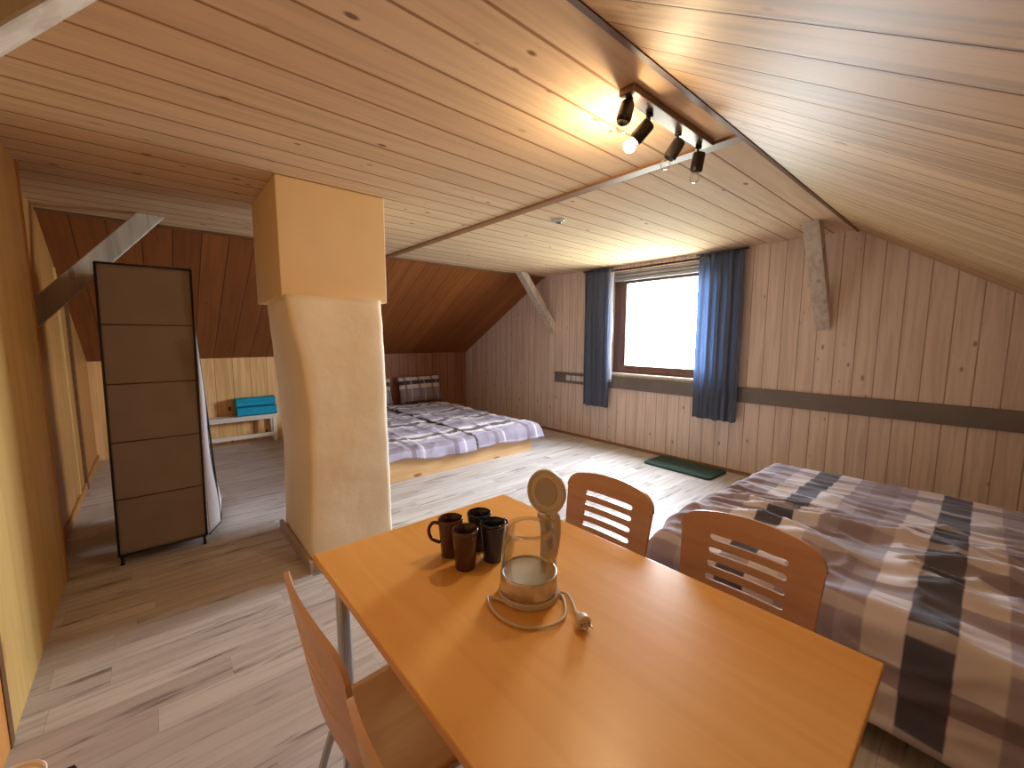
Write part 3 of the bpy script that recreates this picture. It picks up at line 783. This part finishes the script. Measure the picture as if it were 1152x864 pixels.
# ------------------------------------------------------------------ curtains
def curtain_mat(name, c, tc):
    t = NT(name); co = t.coord(); n = t.noise(co, 80, 2)
    col = t.mix(n, lin(c), lin(tuple(x * .85 for x in c)))
    df = t.new('ShaderNodeBsdfDiffuse'); tl = t.new('ShaderNodeBsdfTranslucent'); mx = t.new('ShaderNodeMixShader'); mx.inputs[0].default_value = .5
    t.put(df.inputs[0], col); tl.inputs[0].default_value = lin(tc)
    t.l.new(df.outputs[0], mx.inputs[1]); t.l.new(tl.outputs[0], mx.inputs[2]); t.l.new(mx.outputs[0], t.out.inputs['Surface'])
    return t.m
cur_m = curtain_mat('blue_grey_curtain', (134, 143, 166), (138, 154, 180))
rodm = plain('dark_rod', (70, 70, 84), .4, .5)
def curtain(x0, x1, ybase, z0, folds, lab, sd):
    cx = (x0 + x1) / 2
    c = empty('curtain', (cx, ybase, z0), lab, 'curtain', 'curtains at the window')
    def f(u, v):
        z = z0 + (2.295 - z0) * v
        spread = 1 + .06 * (1 - v) * (u - .5)
        x = cx + (x1 - x0) * (u - .5) * spread + .01 * noise.noise(Vector((u * 4, z * 1.5, sd)))
        a = .026 * (.75 + .4 * noise.noise(Vector((u * 3, z * .8, sd + 2))))
        y = ybase + a * math.sin(u * folds * 2 * PI + .6 * noise.noise(Vector((u * 2, z * .7, sd)))) + .008 * math.sin(u * folds * 5.1 * PI)
        return Vector((x - cx, y - ybase, z - z0 + .006 * math.sin(u * 20)))
    m = MB(); m.grid(f, int(folds * 16), 40); build(m, 'cloth', cur_m, c, smooth=True, mods=(('SOLIDIFY', dict(thickness=.003, offset=0)),))
    m = MB(); m.tube([(x0 - cx - .03, 0, 2.30 - z0), (x1 - cx + .03, 0, 2.30 - z0)], .010, 12, smooth=False); build(m, 'curtain_rail', rodm, c, smooth=True)
    return c
cl = curtain(-3.66, -3.25, GY - .085, .50, 4, 'dark blue grey curtain hanging at the left side of the window', 1.0)
def hem(u, v):
    z = .85 + (2.24 - .85) * v
    return Vector((.215 + .05 * u + .008 * math.sin(z * 9), -.03 + .012 * u, z - .50))
m = MB(); m.grid(hem, 3, 30); e = build(m, 'lining_edge', curtain_mat('white_curtain_lining', (226, 228, 236), (220, 230, 245)), cl, smooth=True, mods=(('SOLIDIFY', dict(thickness=.003, offset=0)),)); e['label'] = 'white lining edge'
curtain(-2.12, -1.66, GY - .085, .55, 5, 'dark blue grey curtain hanging at the right side of the window', 4.0)

# ------------------------------------------------------------------ sockets on the band + one on the partition
sock_m = plain('pale_socket_plastic', (222, 222, 224), .35, var=.02)
def socket(c, n, s, lab, grp=None):
    o = empty('power_socket', c, lab, 'socket', grp)
    M = align(n)
    m = MB(); m.box(-s, s, -s, s, 0, .010, M=M, bev=.003); build(m, 'plate', sock_m, o)
    m = MB(); m.lathe([(.001, .0105), (s * .58, .0105), (s * .6, .012), (s * .66, .012), (s * .68, .010)], (0, 0, 0), 24, M=M); build(m, 'insert', plain('socket_insert', (205, 205, 208), .4), o, smooth='auto')
for x, w in ((-3.985, 'first from the left'), (-3.885, 'second from the left'), (-3.795, 'third from the left'), (-3.705, 'last, closest to the left curtain')):
    socket((x, GY - .022, .842), (0, -1, 0), .036, 'small pale power socket on the grey wall band, %s' % w, 'sockets on the grey band')
socket((-3.70, YF, .14), (0, 1, 0), .04, 'pale power socket low on the left partition behind the wardrobe foot')

# ------------------------------------------------------------------ mat by the window
mat_m = plain('dark_green_foam', (44, 74, 70), .8, var=.08, bump=.2, bscale=120)
m = MB(); mc = Vector((-2.10, 4.33, 0)); hw, hh, rr = .385, .205, .05
ring = []
for cx_, cy_, a0 in ((hw - rr, hh - rr, 0), (-hw + rr, hh - rr, 90), (-hw + rr, -hh + rr, 180), (hw - rr, -hh + rr, 270)):
    for k in range(7):
        a = math.radians(a0 + 15 * k); ring.append((cx_ + rr * math.cos(a), cy_ + rr * math.sin(a)))
RM = Matrix.Rotation(math.radians(-2.0), 4, 'Z')
def rg(s, z): return [RM @ Vector((x * s, y * s, z)) + mc for x, y in ring]
m.rings([rg(1, 0), rg(1, .016), rg(.99, .022)]); o = build(m, 'floor_mat', mat_m, origin=tuple(mc)); tag(o, 'dark green mat lying on the floor under the window', 'mat')

# ------------------------------------------------------------------ spotlight bar
sbx, sb0, sb1 = -.945, 1.37, 2.03
sp = empty('spotlight_bar', (sbx, (sb0 + sb1) / 2, CZ), 'ceiling spotlight bar with four dark heads, one bulb glowing orange', 'ceiling lamp')
so = Vector(sp.location)
m = MB(); m.box(sbx - .035, sbx + .03, sb0, sb1, CZ - .026, CZ, bev=.005); build(sub(m, so), 'mounting_bar', spotbar_m, sp)
m = MB(); m.box(sbx - .038, sbx - .0355, sb0 + .08, sb1 - .02, CZ - .024, CZ - .004); build(sub(m, so), 'bar_edge_strip', white_m, sp)
clearb = NT('clear_bulb_glass')
tb_ = clearb.new('ShaderNodeBsdfTransparent'); gb = clearb.new('ShaderNodeBsdfGlossy'); gb.inputs['Roughness'].default_value = .04; lw2 = clearb.new('ShaderNodeLayerWeight'); lw2.inputs[0].default_value = .35; mb2 = clearb.new('ShaderNodeMixShader')
clearb.l.new(lw2.outputs['Facing'], mb2.inputs[0]); clearb.l.new(tb_.outputs[0], mb2.inputs[1]); clearb.l.new(gb.outputs[0], mb2.inputs[2]); clearb.l.new(mb2.outputs[0], clearb.out.inputs['Surface'])
lit = NT('glowing_bulb'); em = lit.new('ShaderNodeEmission'); em.inputs[0].default_value = (1.0, .75, .45, 1); em.inputs[1].default_value = 900.0
lit.l.new(em.outputs[0], lit.out.inputs['Surface'])
lit_back = NT('glowing_bulb_rear'); em2 = lit_back.new('ShaderNodeEmission'); em2.inputs[0].default_value = (1.0, .70, .38, 1); em2.inputs[1].default_value = 150.0
lit_back.l.new(em2.outputs[0], lit_back.out.inputs['Surface'])
def head(y, joint, tip, on, lab=None, blen=.05):
    j = Vector(joint); t = Vector(tip); d = (t - j).normalized(); M = align(d)
    m = MB(); m.lathe([(.012, -.012), (.024, -.008), (.027, 0), (.028, .062), (.026, .072), (.022, .074), (.02, .06), (.001, .05)], j, 24, M=M)
    h = build(sub(m, so), 'spot_head', spotblack_m, sp, smooth='auto')
    m = MB(); m.tube([(sbx - .02, y, CZ - .025), (sbx - .022, y, CZ - .05), tuple(j - d * .006)], .006, 8); m.lathe([(.014, 0), (.014, .012)], (sbx - .02, y, CZ - .038), 14, cap=True); build(sub(m, so), 'swivel_arm', spotblack_m, h, smooth=True)
    c = j + d * .098; r = .0235; m = MB()
    pr = [(.001, -r - .022), (.012, -r - .018), (.013, -r - .004)] + [(r * math.sin(a), -r * math.cos(a)) for a in [PI * k / 14 for k in range(3, 14)]] + [(.0005, r)]
    m.lathe(pr, c, 24, M=M)
    b = build(sub(m, so), 'bulb', lit.m if on else clearb.m, h, smooth=True)
    if on:
        b['label'] = 'glowing orange bulb'
        b.data.materials.append(lit_back.m)           # frosted rear half of the reflector bulb gives off less light
        for p in b.data.polygons:
            if (Vector(p.center) + so - c).dot(d) < -.002: p.material_index = 1
head(1.42, (-.965, 1.405, CZ - .05), (-.955, 1.36, CZ - .14), False)
head(1.56, (-.965, 1.552, CZ - .068), (-1.036, 1.520, CZ - .145), True)
head(1.79, (-.965, 1.80, CZ - .062), (-1.015, 1.775, CZ - .15), False)
head(1.98, (-.962, 1.985, CZ - .062), (-.985, 2.0, CZ - .15), False)

# small ceiling fitting towards the low bed
c = empty('ceiling_detector', (-2.28, 2.45, CZ), 'small round grey fitting on the ceiling between the spotlights and the left curtain', 'ceiling fitting')
m = MB(); m.lathe([(.052, 0), (.052, -.008), (.046, -.016), (.001, -.018)], (0, 0, 0), 28); build(m, 'cover', plain('grey_detector_plastic', (190, 182, 178), .35), c, smooth='auto')
m = MB(); m.lathe([(.020, -.014), (.022, -.020), (.018, -.026), (.001, -.028)], (.0, .012, 0), 20); build(m, 'sensor_ring', chrome_m, c, smooth='auto')

# ------------------------------------------------------------------ bin and dark bag at the bottom left corner
wb = empty('waste_bin', (-1.66, -.385, 0), 'small white waste bin cut off by the bottom left corner of the photo', 'bin')
m = MB(); m.lathe([(.001, .001), (.056, .001), (.059, .006), (.071, .188), (.074, .191), (.075, .196), (.072, .199), (.068, .195), (.056, .012), (.001, .010)], (0, 0, 0), 40); build(m, 'body', plain('white_bin_plastic', (246, 242, 242), .35, var=.02), wb, smooth='auto')
m = MB(); m.lathe([(.001, .182), (.05, .182), (.0665, .180), (.067, .186), (.058, .191), (.001, .194)], (0, 0, 0), 40); build(m, 'inner_lid', plain('pale_pink_plastic', (246, 240, 242), .4, var=.02), wb, smooth='auto')
m = MB(); bgc = Vector((-1.622, -.27, 0)); rs = []
for k in range(9):
    z = .185 * k / 8; r0 = .04 * math.sin(PI * (.22 + .62 * k / 8)); ring = []
    for i in range(24):
        a = 2 * PI * i / 24; q = r0 * (1 + .28 * noise.noise(Vector((math.cos(a) * 2, math.sin(a) * 2, z * 14))))
        ring.append(bgc + Vector((q * math.cos(a), q * math.sin(a), z + .012 * noise.noise(Vector((a * 3, z * 9, 4))) * (k == 8))))
    rs.append(ring)
m.rings(rs); o = build(m, 'plastic_bag', plain('black_bag_plastic', (22, 20, 24), .5), origin=tuple(bgc), smooth=True); tag(o, 'black crumpled bag at the bottom left edge of the photo, right of the white bin', 'bag')

# ------------------------------------------------------------------ daylight and camera
w = bpy.data.worlds.new('sky'); sc.world = w; w.use_nodes = True
nt = w.node_tree; bg = nt.nodes['Background']
tc = nt.nodes.new('ShaderNodeTexCoord'); sx = nt.nodes.new('ShaderNodeSeparateXYZ'); mr = nt.nodes.new('ShaderNodeMapRange'); cr = nt.nodes.new('ShaderNodeMix'); cr.data_type = 'RGBA'
nt.links.new(tc.outputs['Generated'], sx.inputs[0]); nt.links.new(sx.outputs[2], mr.inputs[0]); mr.inputs['From Min'].default_value = -.25; mr.inputs['From Max'].default_value = .1
cr.inputs[6].default_value = (.30, .34, .29, 1); cr.inputs[7].default_value = (.80, .91, 1.0, 1)
nt.links.new(mr.outputs[0], cr.inputs[0]); nt.links.new(cr.outputs[2], bg.inputs['Color']); bg.inputs['Strength'].default_value = 47.0
la = bpy.data.lights.new('window_portal', 'AREA'); la.shape = 'RECTANGLE'; la.size = 1.32; la.size_y = 1.28; la.cycles.is_portal = True
lo = bpy.data.objects.new('window_portal', la); COL.objects.link(lo); lo.location = ((WX0 + WX1) / 2, GY + .14, (WZ0 + WZ1) / 2); lo.rotation_euler = (math.radians(-90), 0, 0)

cam = bpy.data.cameras.new('camera'); co = bpy.data.objects.new('camera', cam); COL.objects.link(co); sc.camera = co
F, YAW, PITCH, ROLL = 465.3, math.radians(-49.02), math.radians(6.39), math.radians(.11)
cam.sensor_width = 36.0; cam.sensor_fit = 'HORIZONTAL'; cam.lens = F / 1152 * 36.0; cam.clip_start = .02
fw = Vector((math.sin(YAW) * math.cos(PITCH), math.cos(YAW) * math.cos(PITCH), -math.sin(PITCH))); rt = Vector((math.cos(YAW), -math.sin(YAW), 0)); up = rt.cross(fw)
r2 = rt * math.cos(ROLL) + up * math.sin(ROLL); u2 = -rt * math.sin(ROLL) + up * math.cos(ROLL)
co.matrix_world = Matrix(((r2.x, u2.x, -fw.x, 0), (r2.y, u2.y, -fw.y, 0), (r2.z, u2.z, -fw.z, 1.42), (0, 0, 0, 1)))

vs = sc.view_settings; vs.view_transform = 'Standard'; vs.look = 'None'; vs.gamma = 1.0; vs.use_curve_mapping = False; vs.exposure = 0.42
cy = sc.cycles; cy.use_denoising = True; cy.max_bounces = 10; cy.diffuse_bounces = 6; cy.transparent_max_bounces = 12; cy.sample_clamp_indirect = 8.0
